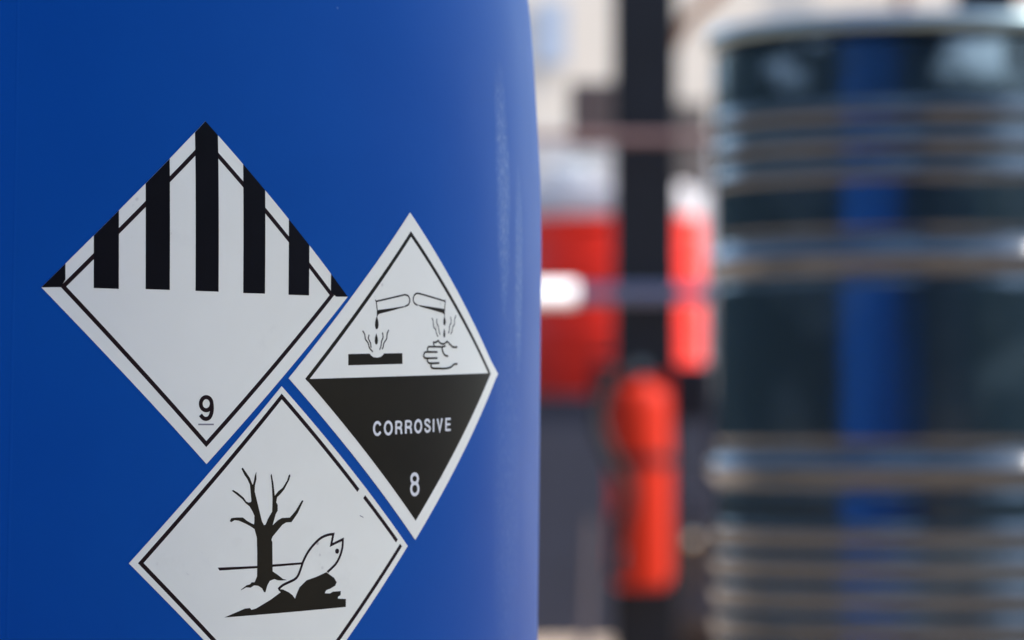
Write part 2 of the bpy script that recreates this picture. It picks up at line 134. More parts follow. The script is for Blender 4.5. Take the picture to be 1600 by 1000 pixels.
# ------------------------------------------------------------------ label artwork (mm on the drum surface)
ART = {"9":{"sheet":[["P",[[63.44,63.59],[133.61,133.77],[204.6,62.13],[134.44,-8.81]],0]],"stripes":[["P",[[84.98,85.13],[95.49,95.65],[95.59,63.31],[85.05,63.54]],0],["P",[[106.91,107.07],[117.41,117.56],[117.55,63.18],[107.04,63.38]],0],["P",[[150.82,116.41],[161.3,105.83],[161.39,62.44],[150.94,62.51]],0],["P",[[172.99,94.03],[183.52,83.4],[183.56,62.19],[173.05,62.23]],0],["P",[[128.8,128.96],[133.61,133.77],[139.2,128.13],[139.46,62.83],[128.97,63.01]],0],["P",[[63.44,63.59],[73.26,73.41],[73.28,66.81],[71.31,63.75]],0],["P",[[195.16,71.66],[204.6,62.13],[198.16,61.98],[195.17,63.85]],0]],"border":[["C",[[72.39,64.03],[133.63,125.25],[195.77,62.57],[134.23,-0.56]],1.8,1]],"numeral":[["C",[[136.56,16.23],[136.54,16.58],[136.47,16.93],[136.37,17.27],[136.22,17.58],[136.04,17.88],[135.83,18.15],[135.58,18.38],[135.31,18.58],[135.02,18.73],[134.72,18.84],[134.4,18.91],[134.08,18.93],[133.76,18.91],[133.44,18.84],[133.13,18.72],[132.85,18.56],[132.58,18.36],[132.34,18.13],[132.13,17.86],[131.95,17.56],[131.81,17.24],[131.7,16.91],[131.64,16.56],[131.62,16.2],[131.64,15.85],[131.71,15.5],[131.81,15.16],[131.95,14.85],[132.13,14.55],[132.35,14.29],[132.59,14.05],[132.86,13.86],[133.15,13.7],[133.45,13.59],[133.77,13.52],[134.09,13.5],[134.41,13.52],[134.73,13.59],[135.04,13.71],[135.32,13.87],[135.59,14.07],[135.84,14.3],[136.05,14.57],[136.23,14.87],[136.37,15.18],[136.47,15.52],[136.54,15.87]],1.71,2],["S",[[136.6,16.23],[136.62,15.92],[136.66,15.49],[136.69,14.99],[136.72,14.48],[136.71,14.0],[136.67,13.56],[136.62,13.11],[136.55,12.66],[136.45,12.24],[136.33,11.86],[136.19,11.5],[136.02,11.17],[135.84,10.86],[135.63,10.59],[135.4,10.37],[135.14,10.2],[134.85,10.07],[134.55,9.98],[134.25,9.92],[133.95,9.9],[133.67,9.92],[133.4,9.98],[133.12,10.08],[132.86,10.21],[132.6,10.36],[132.35,10.58],[132.09,10.86],[131.84,11.15],[131.64,11.41],[131.49,11.59]],1.71,3]],"underline":[["S",[[130.55,7.59],[137.58,7.61]],0.62,2]]},"8":{"sheet":[["P",[[173.47,27.12],[242.63,99.63],[310.3,36.8],[318.81,30.77],[316.31,28.88],[247.87,-42.03]],0]],"border":[["S",[[182.48,26.38],[243.13,90.33],[308.95,31.01]],1.75,1]],"lower_half":[["P",[[181.98,27.0],[185.08,26.95],[308.26,31.03],[310.66,31.23],[247.86,-33.76]],2]],"lettering":[["S",[[224.29,7.41],[223.99,7.92],[223.6,8.31],[223.14,8.59],[222.65,8.72],[222.14,8.7],[221.66,8.54],[221.22,8.23],[220.85,7.81],[220.57,7.29],[220.4,6.71],[220.34,6.08],[220.4,5.46],[220.58,4.88],[220.86,4.36],[221.23,3.94],[221.67,3.64],[222.15,3.48],[222.65,3.46],[223.15,3.6],[223.6,3.87],[223.99,4.27],[224.29,4.77]],1.1960000000000002,3],["C",[[231.42,6.33],[231.36,6.91],[231.2,7.47],[230.93,7.96],[230.57,8.38],[230.15,8.69],[229.68,8.88],[229.18,8.95],[228.69,8.88],[228.22,8.68],[227.8,8.37],[227.45,7.95],[227.19,7.45],[227.03,6.9],[226.97,6.32],[227.03,5.73],[227.19,5.18],[227.46,4.69],[227.81,4.27],[228.23,3.96],[228.7,3.77],[229.19,3.7],[229.68,3.77],[230.16,3.96],[230.58,4.28],[230.93,4.69],[231.2,5.19],[231.37,5.75]],1.1960000000000002,3],["S",[[234.18,9.35],[234.19,3.66]],1.2349999999999999,3],["S",[[234.18,8.99],[234.48,9.0],[234.9,9.03],[235.37,9.05],[235.84,9.06],[236.22,9.04],[236.52,9.0],[236.77,8.92],[236.99,8.83],[237.17,8.73],[237.32,8.61],[237.43,8.49],[237.5,8.34],[237.54,8.18],[237.55,8.02],[237.54,7.84],[237.51,7.65],[237.45,7.44],[237.37,7.23],[237.26,7.04],[237.14,6.88],[237.01,6.76],[236.86,6.66],[236.7,6.59],[236.49,6.53],[236.22,6.49],[235.85,6.45],[235.39,6.44],[234.91,6.44],[234.48,6.44],[234.19,6.43]],1.04,4],["S",[[235.79,6.44],[235.96,6.41],[236.2,6.36],[236.48,6.31],[236.75,6.24],[236.96,6.15],[237.1,6.04],[237.2,5.91],[237.28,5.76],[237.34,5.6],[237.4,5.43],[237.45,5.25],[237.48,5.05],[237.5,4.84],[237.52,4.64],[237.55,4.46],[237.59,4.3],[237.64,4.14],[237.69,4.0],[237.74,3.88],[237.77,3.79]],1.1700000000000002,5],["S",[[240.58,9.62],[240.59,3.91]],1.2349999999999999,3],["S",[[240.58,9.26],[240.88,9.27],[241.32,9.3],[241.81,9.32],[242.29,9.33],[242.69,9.31],[242.99,9.26],[243.26,9.19],[243.48,9.1],[243.67,9.0],[243.83,8.88],[243.94,8.75],[244.01,8.61],[244.05,8.45],[244.07,8.28],[244.06,8.11],[244.02,7.92],[243.96,7.71],[243.87,7.49],[243.77,7.3],[243.64,7.14],[243.5,7.02],[243.35,6.92],[243.18,6.85],[242.96,6.8],[242.69,6.75],[242.31,6.71],[241.83,6.7],[241.33,6.69],[240.89,6.7],[240.59,6.69]],1.04,4],["S",[[242.24,6.7],[242.41,6.67],[242.67,6.63],[242.96,6.57],[243.23,6.5],[243.45,6.41],[243.59,6.3],[243.7,6.16],[243.78,6.01],[243.85,5.85],[243.91,5.69],[243.95,5.5],[243.99,5.3],[244.01,5.1],[244.03,4.9],[244.06,4.72],[244.1,4.55],[244.16,4.39],[244.21,4.25],[244.26,4.13],[244.29,4.04]],1.1700000000000002,5],["C",[[251.2,7.16],[251.15,7.72],[250.98,8.26],[250.72,8.74],[250.37,9.13],[249.95,9.43],[249.48,9.62],[248.99,9.68],[248.51,9.61],[248.05,9.42],[247.63,9.12],[247.29,8.72],[247.03,8.24],[246.87,7.71],[246.82,7.15],[246.87,6.59],[247.03,6.05],[247.29,5.58],[247.64,5.18],[248.05,4.88],[248.51,4.69],[249.0,4.63],[249.49,4.7],[249.95,4.88],[250.37,5.19],[250.72,5.59],[250.98,6.07],[251.15,6.6]],1.1960000000000002,3],["S",[[257.21,8.69],[257.13,8.83],[257.03,9.02],[256.91,9.24],[256.76,9.45],[256.59,9.61],[256.4,9.73],[256.17,9.82],[255.93,9.89],[255.69,9.93],[255.45,9.95],[255.21,9.94],[254.96,9.9],[254.72,9.84],[254.5,9.75],[254.32,9.65],[254.17,9.53],[254.04,9.38],[253.95,9.21],[253.89,9.04],[253.88,8.87],[253.91,8.7],[254.0,8.52],[254.12,8.35],[254.27,8.18],[254.44,8.02],[254.65,7.89],[254.89,7.78],[255.16,7.68],[255.43,7.58],[255.7,7.47],[255.97,7.36],[256.26,7.25],[256.54,7.14],[256.8,7.02],[257.0,6.89],[257.16,6.74],[257.28,6.58],[257.36,6.42],[257.41,6.25],[257.42,6.09],[257.38,5.92],[257.31,5.75],[257.2,5.58],[257.05,5.42],[256.88,5.28],[256.67,5.16],[256.41,5.05],[256.12,4.96],[255.84,4.9],[255.58,4.86],[255.33,4.87],[255.09,4.9],[254.85,4.97],[254.63,5.06],[254.44,5.18],[254.28,5.35],[254.13,5.58],[254.01,5.83],[253.91,6.05],[253.84,6.2]],1.105,3],["S",[[260.02,10.34],[260.11,4.73]],1.1700000000000002,3],["S",[[262.93,10.5],[264.77,5.4],[266.54,10.64]],1.1700000000000002,3],["S",[[269.65,10.78],[269.66,5.14]],1.2349999999999999,3],["S",[[269.65,10.38],[273.24,10.47]],0.9359999999999999,4],["S",[[269.65,8.03],[273.11,8.09]],0.9359999999999999,4],["S",[[269.66,5.53],[273.38,5.67]],0.9359999999999999,4]],"numeral":[["C",[[249.09,-15.56],[249.03,-15.11],[248.86,-14.68],[248.59,-14.3],[248.23,-13.98],[247.81,-13.74],[247.33,-13.59],[246.83,-13.53],[246.34,-13.58],[245.87,-13.73],[245.45,-13.96],[245.1,-14.28],[244.83,-14.66],[244.67,-15.08],[244.61,-15.53],[244.67,-15.97],[244.83,-16.4],[245.1,-16.78],[245.45,-17.1],[245.87,-17.35],[246.34,-17.5],[246.84,-17.55],[247.34,-17.51],[247.81,-17.36],[248.24,-17.13],[248.59,-16.81],[248.86,-16.43],[249.03,-16.01]],1.482,3],["C",[[249.51,-19.98],[249.45,-19.43],[249.26,-18.9],[248.95,-18.43],[248.55,-18.03],[248.07,-17.73],[247.54,-17.54],[246.98,-17.48],[246.43,-17.54],[245.9,-17.72],[245.43,-18.01],[245.04,-18.4],[244.74,-18.86],[244.56,-19.39],[244.5,-19.94],[244.56,-20.49],[244.75,-21.02],[245.04,-21.49],[245.43,-21.89],[245.91,-22.19],[246.43,-22.37],[246.99,-22.44],[247.55,-22.39],[248.08,-22.21],[248.56,-21.92],[248.96,-21.53],[249.26,-21.06],[249.45,-20.53]],1.482,4]],"hand_symbol":[["S",[[269.03,42.45],[268.77,42.39],[268.4,42.29],[267.97,42.19],[267.52,42.09],[267.09,42.02],[266.72,41.97],[266.35,41.94],[265.98,41.91],[265.54,41.9],[265.01,41.88],[264.38,41.86],[263.68,41.85],[262.91,41.84],[262.1,41.84],[261.26,41.83],[260.33,41.82],[259.28,41.82],[258.24,41.81],[257.31,41.8],[256.62,41.78],[256.19,41.74],[255.96,41.7],[255.85,41.65],[255.79,41.59],[255.7,41.5],[255.58,41.39],[255.49,41.26],[255.41,41.12],[255.35,40.97],[255.31,40.81],[255.29,40.66],[255.29,40.5],[255.31,40.34],[255.34,40.18],[255.38,40.04],[255.43,39.9],[255.5,39.76],[255.58,39.64],[255.65,39.53],[255.7,39.46]],0.8320000000000001,2],["S",[[260.59,41.89],[260.5,41.97],[260.36,42.08],[260.2,42.21],[260.05,42.37],[259.92,42.56],[259.82,42.81],[259.72,43.12],[259.64,43.44],[259.57,43.73],[259.52,43.92]],0.8320000000000001,3],["S",[[259.32,43.78],[259.59,43.77],[259.96,43.73],[260.4,43.71],[260.85,43.71],[261.26,43.76],[261.67,43.89],[262.1,44.07],[262.52,44.27],[262.87,44.46],[263.13,44.58]],0.8320000000000001,4],["S",[[262.95,44.68],[263.14,44.54],[263.4,44.34],[263.71,44.12],[264.03,43.9],[264.32,43.73],[264.59,43.6],[264.86,43.49],[265.12,43.4],[265.4,43.32],[265.7,43.26],[266.03,43.22],[266.39,43.18],[266.75,43.17],[267.11,43.17],[267.44,43.2],[267.75,43.27],[268.04,43.36],[268.32,43.47],[268.59,43.6],[268.85,43.72],[269.12,43.86],[269.4,44.01],[269.67,44.17],[269.89,44.3],[270.06,44.39]],0.8320000000000001,5],["S",[[269.84,44.47],[270.26,44.25],[270.86,43.93],[271.54,43.56],[272.22,43.21],[272.79,42.92],[273.23,42.69],[273.6,42.49],[273.94,42.32],[274.27,42.18],[274.61,42.07],[274.98,41.99],[275.35,41.96],[275.71,41.94],[276.09,41.94],[276.46,41.95],[276.87,41.96],[277.32,41.99],[277.76,42.03],[278.14,42.06],[278.41,42.09]],0.8320000000000001,6],["S",[[262.62,39.58],[262.01,39.57],[261.16,39.56],[260.18,39.54],[259.17,39.52],[258.26,39.5],[257.41,39.49],[256.53,39.49],[255.7,39.48],[254.95,39.47],[254.34,39.43],[253.9,39.38],[253.6,39.32],[253.39,39.25],[253.22,39.15],[253.05,39.02],[252.89,38.84],[252.76,38.63],[252.66,38.4],[252.6,38.16],[252.57,37.94],[252.6,37.73],[252.67,37.51],[252.77,37.3],[252.9,37.12],[253.06,36.97],[253.19,36.88],[253.32,36.81],[253.49,36.78],[253.76,36.76],[254.18,36.74],[254.8,36.73],[255.59,36.74],[256.47,36.76],[257.38,36.79],[258.27,36.81],[259.19,36.83],[260.19,36.86],[261.17,36.88],[262.02,36.91],[262.62,36.92]],0.8320000000000001,7],["S",[[255.25,36.43],[255.24,36.31],[255.21,36.14],[255.19,35.94],[255.2,35.73],[255.25,35.55],[255.36,35.37],[255.5,35.19],[255.67,35.02],[255.88,34.86],[256.13,34.75],[256.41,34.67],[256.73,34.62],[257.09,34.6],[257.49,34.59],[257.94,34.58],[258.46,34.58],[259.05,34.59],[259.67,34.61],[260.31,34.64],[260.94,34.67],[261.59,34.69],[262.3,34.73],[262.98,34.76],[263.57,34.79],[263.99,34.81]],0.8320000000000001,8],["S",[[258.27,34.47],[258.18,34.32],[258.05,34.12],[257.91,33.88],[257.81,33.65],[257.77,33.44],[257.81,33.27],[257.9,33.09],[258.03,32.93],[258.21,32.79],[258.44,32.67],[258.7,32.58],[259.01,32.52],[259.37,32.47],[259.78,32.44],[260.27,32.41],[260.84,32.39],[261.5,32.39],[262.21,32.4],[262.94,32.41],[263.65,32.42],[264.33,32.42],[265.02,32.41],[265.71,32.4],[266.41,32.4],[267.1,32.41],[267.82,32.44],[268.54,32.48],[269.26,32.52],[269.97,32.58],[270.64,32.66],[271.27,32.76],[271.87,32.87],[272.45,32.99],[273.0,33.13],[273.52,33.3],[274.0,33.5],[274.43,33.75],[274.84,34.01],[275.26,34.24],[275.73,34.42],[276.29,34.52],[276.93,34.59],[277.57,34.62],[278.13,34.64],[278.53,34.66]],0.8320000000000001,9],["S",[[265.98,41.76],[266.03,41.55],[266.09,41.25],[266.17,40.91],[266.27,40.56],[266.4,40.24],[266.56,39.95],[266.76,39.66],[266.97,39.38],[267.2,39.12],[267.45,38.89],[267.7,38.69],[267.96,38.51],[268.24,38.36],[268.53,38.24],[268.86,38.13],[269.24,38.05],[269.69,38.0],[270.14,37.97],[270.54,37.95],[270.81,37.93]],0.8320000000000001,10]],"test_tube_symbol":[["S",[[220.52,61.31],[220.62,61.19],[220.78,61.01],[220.95,60.81],[221.1,60.63],[221.2,60.51]],0.48,2],["S",[[221.2,60.57],[239.37,63.94]],0.7200000000000001,3],["S",[[239.05,63.9],[239.36,63.87],[239.82,63.84],[240.34,63.8],[240.84,63.72],[241.25,63.6],[241.57,63.41],[241.85,63.17],[242.09,62.9],[242.29,62.62],[242.44,62.35],[242.54,62.08],[242.61,61.81],[242.62,61.53],[242.6,61.25],[242.54,60.98],[242.43,60.7],[242.29,60.41],[242.1,60.13],[241.87,59.87],[241.59,59.65],[241.21,59.45],[240.74,59.28],[240.25,59.13],[239.82,59.01],[239.52,58.92]],0.7200000000000001,4],["S",[[221.2,60.57],[221.32,59.93],[221.48,58.99],[221.66,57.95],[221.83,57.0],[221.94,56.36]],0.528,5],["P",[[221.64,56.81],[229.58,57.7],[234.99,58.44],[239.85,59.05],[239.99,58.75],[229.58,56.55],[223.66,55.38],[222.5,54.99],[222.07,54.13],[221.6,54.12]],6],["S",[[268.45,62.73],[268.39,62.58],[268.31,62.37],[268.21,62.14],[268.12,61.93],[268.07,61.79]],0.48,2],["S",[[268.18,61.92],[249.31,64.68]],0.7200000000000001,3],["S",[[249.6,64.63],[249.27,64.65],[248.8,64.69],[248.25,64.73],[247.71,64.74],[247.25,64.68],[246.85,64.57],[246.47,64.41],[246.12,64.21],[245.81,63.98],[245.55,63.72],[245.34,63.41],[245.18,63.06],[245.06,62.68],[244.99,62.3],[244.97,61.96],[245.01,61.65],[245.1,61.35],[245.23,61.07],[245.43,60.8],[245.7,60.55],[246.09,60.3],[246.61,60.07],[247.16,59.85],[247.65,59.67],[247.99,59.54]],0.7200000000000001,4],["S",[[268.4,62.17],[268.31,61.51],[268.19,60.54],[268.05,59.47],[267.93,58.5],[267.85,57.84]],0.528,5],["P",[[247.74,59.81],[253.2,59.41],[260.94,58.94],[268.07,58.46],[268.07,55.32],[267.63,55.31],[267.41,56.22],[266.04,56.74],[258.32,57.83],[250.2,58.96]],6]],"droplets":[["P",[[221.73,54.31],[222.24,53.05],[222.72,51.55],[222.81,50.35],[222.42,49.07],[221.74,48.51],[220.96,48.95],[220.54,50.3],[220.7,51.81],[221.21,53.33]],2],["P",[[221.44,47.0],[221.95,45.8],[222.43,44.45],[222.43,43.24],[222.09,42.33],[221.49,41.99],[220.85,42.4],[220.5,43.51],[220.71,45.17]],2],["P",[[267.85,55.43],[268.63,54.16],[268.96,52.94],[268.74,51.85],[267.97,51.19],[267.19,51.66],[266.97,52.89],[267.3,54.28]],2],["P",[[267.8,50.07],[268.35,48.76],[268.63,47.53],[268.47,46.39],[267.86,45.88],[267.2,46.36],[266.98,47.65],[267.31,48.89]],2]],"vapour_symbol":[["S",[[213.25,47.81],[213.6,47.43],[214.09,46.88],[214.5,46.28],[214.67,45.62],[214.75,44.9],[214.95,44.23],[215.43,43.68],[216.03,43.17],[216.55,42.62],[216.83,41.96],[217.02,41.25],[217.35,40.58],[218.03,39.93],[218.84,39.31],[219.43,38.89]],0.6400000000000001,2],["S",[[217.12,46.12],[216.93,45.74],[216.7,45.19],[216.66,44.59],[216.99,43.98],[217.51,43.32],[217.92,42.64],[218.12,41.89],[218.22,41.13],[218.27,40.59]],0.6400000000000001,3],["S",[[225.22,47.31],[225.36,46.76],[225.54,45.99],[225.58,45.25],[225.36,44.69],[225.0,44.16],[224.69,43.59],[224.55,42.91],[224.47,42.2],[224.34,41.52],[224.07,40.88],[223.75,40.28],[223.52,39.86]],0.6400000000000001,2],["S",[[229.12,48.5],[228.83,48.06],[228.42,47.42],[228.09,46.75],[227.99,46.07],[227.97,45.37],[227.8,44.68],[227.29,44.03],[226.64,43.4],[226.12,42.79],[225.9,42.2],[225.82,41.63],[225.71,41.13],[225.46,40.7],[225.19,40.34],[224.99,40.09]],0.6400000000000001,3],["S",[[258.33,54.36],[258.59,54.06],[258.95,53.6],[259.27,53.0],[259.44,52.17],[259.57,51.2],[259.79,50.41],[260.23,49.96],[260.77,49.69],[261.22,49.37],[261.43,48.89],[261.55,48.37],[261.75,47.84],[262.15,47.28],[262.63,46.72],[262.97,46.33]],0.576,2],["S",[[262.11,54.06],[262.0,53.65],[261.86,53.06],[261.9,52.45],[262.3,51.87],[262.88,51.26],[263.34,50.64],[263.53,50.03],[263.6,49.41],[263.72,48.81],[264.0,48.18],[264.34,47.56],[264.58,47.14]],0.576,2],["S",[[272.73,55.19],[272.94,54.52],[273.23,53.57],[273.3,52.74],[272.96,52.21],[272.41,51.79],[271.99,51.31],[271.89,50.67],[271.93,49.95],[271.88,49.3],[271.62,48.74],[271.28,48.24],[271.03,47.9]],0.576,2],["S",[[277.24,55.99],[276.87,55.48],[276.37,54.76],[276.01,54.04],[275.98,53.41],[276.08,52.78],[276.01,52.18],[275.56,51.64],[274.93,51.12],[274.45,50.6],[274.29,50.08],[274.27,49.56],[274.16,49.05],[273.8,48.51],[273.34,47.99],[273.02,47.63]],0.576,2]],"corroded_bar_symbol":[["P",[[205.08,37.72],[217.53,38.12],[218.39,37.31],[219.84,36.67],[222.17,36.46],[224.23,36.86],[225.71,37.75],[226.31,38.34],[237.98,38.66],[238.11,33.98],[205.09,32.94]],2]]},"5":{"sheet":[["P",[[100.57,-49.63],[169.95,23.72],[242.73,-44.58],[172.1,-118.96]],0]],"border":[["S",[[238.18,-44.07],[171.28,-114.59],[105.63,-49.58],[169.95,19.42],[211.49,-20.33]],1.75,1],["S",[[214.9,-23.03],[235.43,-42.28]],1.75,1]],"dead_tree_symbol":[["P",[[145.24,-32.61],[146.01,-31.4],[148.35,-31.15],[151.49,-31.18],[153.47,-32.59],[155.45,-33.58],[156.73,-34.11],[156.97,-33.25],[156.96,-30.47],[156.04,-28.72],[154.64,-26.63],[152.66,-25.22],[151.27,-23.65],[148.33,-21.55],[146.18,-20.05],[146.76,-19.64],[149.11,-20.87],[151.86,-22.96],[153.05,-24.53],[154.24,-24.96],[155.24,-24.76],[155.43,-24.21],[155.03,-20.38],[154.7,-17.6],[153.43,-15.17],[152.04,-13.43],[150.58,-10.82],[151.24,-10.37],[152.83,-12.39],[154.62,-14.65],[155.9,-17.44],[156.14,-17.44],[156.61,-15.88],[157.01,-13.8],[157.72,-12.06],[157.81,-15.19],[157.1,-17.97],[157.02,-20.4],[158.23,-24.57],[159.85,-30.15],[160.67,-32.94],[161.68,-34.52],[162.49,-34.18],[163.5,-31.93],[165.62,-28.81],[165.73,-23.24],[165.31,-17.67],[164.69,-13.66],[165.18,-12.96],[166.13,-16.97],[166.84,-22.21],[168.61,-20.3],[170.68,-18.92],[172.97,-15.79],[173.6,-13.87],[174.31,-13.11],[174.57,-13.88],[174.02,-15.62],[171.52,-19.62],[169.65,-21.53],[168.0,-22.91],[167.59,-25.0],[168.33,-26.05],[168.34,-28.49],[167.39,-29.88],[165.88,-34.56],[168.43,-32.5],[170.5,-31.58],[174.48,-31.42],[177.43,-28.58],[180.63,-24.24],[181.41,-24.42],[178.5,-29.64],[175.32,-33.38],[172.59,-33.49],[170.71,-34.45],[165.97,-39.27],[165.36,-40.65],[165.82,-41.63],[166.09,-53.88],[168.69,-55.39],[171.17,-57.1],[173.42,-57.68],[170.68,-57.79],[168.7,-57.67],[166.97,-57.14],[164.78,-57.8],[163.56,-59.64],[162.6,-62.53],[161.97,-62.51],[160.9,-60.83],[158.98,-59.76],[157.07,-59.6],[155.4,-60.52],[153.27,-60.35],[150.69,-61.54],[150.92,-61.14],[153.51,-59.45],[155.16,-59.07],[155.87,-58.25],[157.3,-58.28],[158.49,-55.82],[158.47,-46.71],[158.22,-39.66],[157.06,-36.03],[154.66,-34.68],[152.68,-33.72],[149.53,-32.48],[147.57,-32.28],[146.02,-33.06]],2]],"waterline_symbol":[["P",[[139.81,-51.87],[158.53,-51.47],[158.53,-52.42],[140.72,-53.12]],1],["P",[[166.03,-50.98],[181.26,-50.33],[180.75,-51.24],[166.03,-52.01]],1]],"fish_symbol":[["S",[[168.95,-61.41],[169.24,-61.19],[169.64,-60.86],[170.12,-60.49],[170.65,-60.12],[171.18,-59.8],[171.73,-59.53],[172.32,-59.29],[172.93,-59.07],[173.56,-58.84],[174.17,-58.61],[174.79,-58.38],[175.44,-58.16],[176.07,-57.93],[176.67,-57.69],[177.19,-57.42],[177.63,-57.15],[178.01,-56.88],[178.34,-56.59],[178.65,-56.23],[178.97,-55.79],[179.3,-55.23],[179.62,-54.55],[179.93,-53.83],[180.23,-53.12],[180.5,-52.49],[180.71,-51.96],[180.88,-51.49],[181.04,-51.04],[181.24,-50.56],[181.52,-50.0],[181.89,-49.33],[182.31,-48.58],[182.79,-47.8],[183.3,-47.02],[183.83,-46.28],[184.4,-45.59],[185.0,-44.91],[185.63,-44.24],[186.28,-43.6],[186.96,-42.99],[187.65,-42.4],[188.39,-41.81],[189.14,-41.26],[189.89,-40.76],[190.64,-40.33],[191.4,-39.97],[192.16,-39.67],[192.93,-39.42],[193.67,-39.22],[194.38,-39.04],[195.1,-38.91],[195.83,-38.82],[196.52,-38.77],[197.11,-38.74],[197.52,-38.71],[196.34,-43.31],[202.81,-41.02],[202.81,-41.78],[202.8,-42.13],[202.8,-42.63],[202.78,-43.21],[202.72,-43.86],[202.6,-44.51],[202.41,-45.2],[202.18,-45.96],[201.9,-46.75],[201.58,-47.53],[201.22,-48.27],[200.82,-48.97],[200.4,-49.64],[199.92,-50.29],[199.38,-50.94],[198.75,-51.59],[197.93,-52.28],[196.93,-53.02],[195.92,-53.73],[195.03,-54.34],[194.41,-54.77]],1.1,3],["P",[[200.77,-45.99],[200.74,-45.75],[200.66,-45.52],[200.53,-45.31],[200.35,-45.13],[200.15,-45.0],[199.91,-44.91],[199.67,-44.88],[199.42,-44.9],[199.19,-44.98],[198.98,-45.11],[198.81,-45.28],[198.68,-45.48],[198.6,-45.71],[198.57,-45.95],[198.6,-46.2],[198.68,-46.43],[198.81,-46.64],[198.99,-46.82],[199.2,-46.95],[199.43,-47.03],[199.67,-47.07],[199.92,-47.04],[200.15,-46.97],[200.36,-46.84],[200.53,-46.67],[200.66,-46.47],[200.74,-46.24]],3]],"rock_symbol":[["P",[[143.06,-72.65],[152.82,-69.15],[155.19,-68.99],[155.9,-69.75],[158.04,-69.26],[165.28,-65.69],[170.19,-62.69],[168.95,-61.75],[169.45,-61.42],[171.18,-61.54],[174.18,-62.77],[176.2,-64.07],[177.46,-65.55],[178.22,-63.7],[179.74,-60.81],[183.34,-57.97],[188.56,-56.62],[193.87,-54.76],[194.68,-55.28],[198.21,-57.25],[199.58,-59.17],[198.76,-60.62],[196.04,-61.81],[193.89,-62.39],[193.08,-63.63],[196.05,-63.78],[197.4,-63.1],[201.96,-62.92],[201.8,-64.68],[200.42,-65.28],[200.42,-66.12],[204.86,-66.36],[204.87,-69.73]],2]],"scuffs":[["S",[[212.44,-31.03],[213.6,-31.5],[214.44,-31.89]],0.35,3]]}}
# ------------------------------------------------------------------ setting
GZ = 0.0
def ground_mat():
    m = mat('sunny_concrete', (.44, .335, .245), .9, var=.12, scale=.8, bump=.3, bscale=40, bdist=.003, spec=.2); return m
bm = bmesh.new(); bmesh.ops.create_grid(bm, x_segments=2, y_segments=2, size=200); g = obj('ground', bm, ground_mat()); struct(g)

cream = mat('cream_render', (.57, .49, .405), .9, var=.05, scale=3, spec=.2, bump=.3, bscale=30, bdist=.002)
dado = mat('pale_blue_render', (.41, .385, .37), .85, var=.04, scale=4, spec=.25)
bw = thing('building_wall', 'tall cream rendered wall with a pale blue-white lower band, closing the yard behind the drums', 'wall', (0, 19, 0))
obj('upper_wall', box(bmesh.new(), -2.5, 5, .06, .30, 2.1, 5.2), cream, bw)
obj('lower_band', box(bmesh.new(), -2.5, 5, 0, .30, 0, 2.097), dado, bw)
nb = thing('wall_notice', 'small pale blue notice plate on the cream wall above the blue drum edge', 'sign', (.18, 19.03, 2.57))
obj('plate', box(bmesh.new(), -.075, .075, 0, .02, -.16, .14, .004), mat('pale_blue_enamel', (.30, .34, .41), .6), nb)

# ------------------------------------------------------------------ blue plastic drum with the hazard labels
DX, DY = -0.2556, 1.9332
TAB = [(0.30, .2671), (.40, .2672), (.48, .2674), (.557, .2677), (.6475, .2687), (.708, .2692), (.738, .2695), (.7686, .26915), (.805, .2674), (.834, .2655), (.859, .2632), (.88, .2592), (.90, .2520)]
def rad(z):
    if z <= TAB[0][0]: return TAB[0][1]
    for i in range(len(TAB) - 1):
        if z <= TAB[i + 1][0]:
            z0, r0 = TAB[i]; z1, r1 = TAB[i + 1]
            zp, rp = TAB[max(i - 1, 0)]; zn, rn = TAB[min(i + 2, len(TAB) - 1)]
            m0 = (r1 - rp) / (z1 - zp); m1 = (rn - r0) / (zn - z0); h = z1 - z0; t = (z - z0) / h
            return (2 * t**3 - 3 * t*t + 1) * r0 + (t**3 - 2 * t*t + t) * h * m0 + (-2 * t**3 + 3 * t*t) * r1 + (t**3 - t*t) * h * m1
    return TAB[-1][1]
R0 = 0.2692
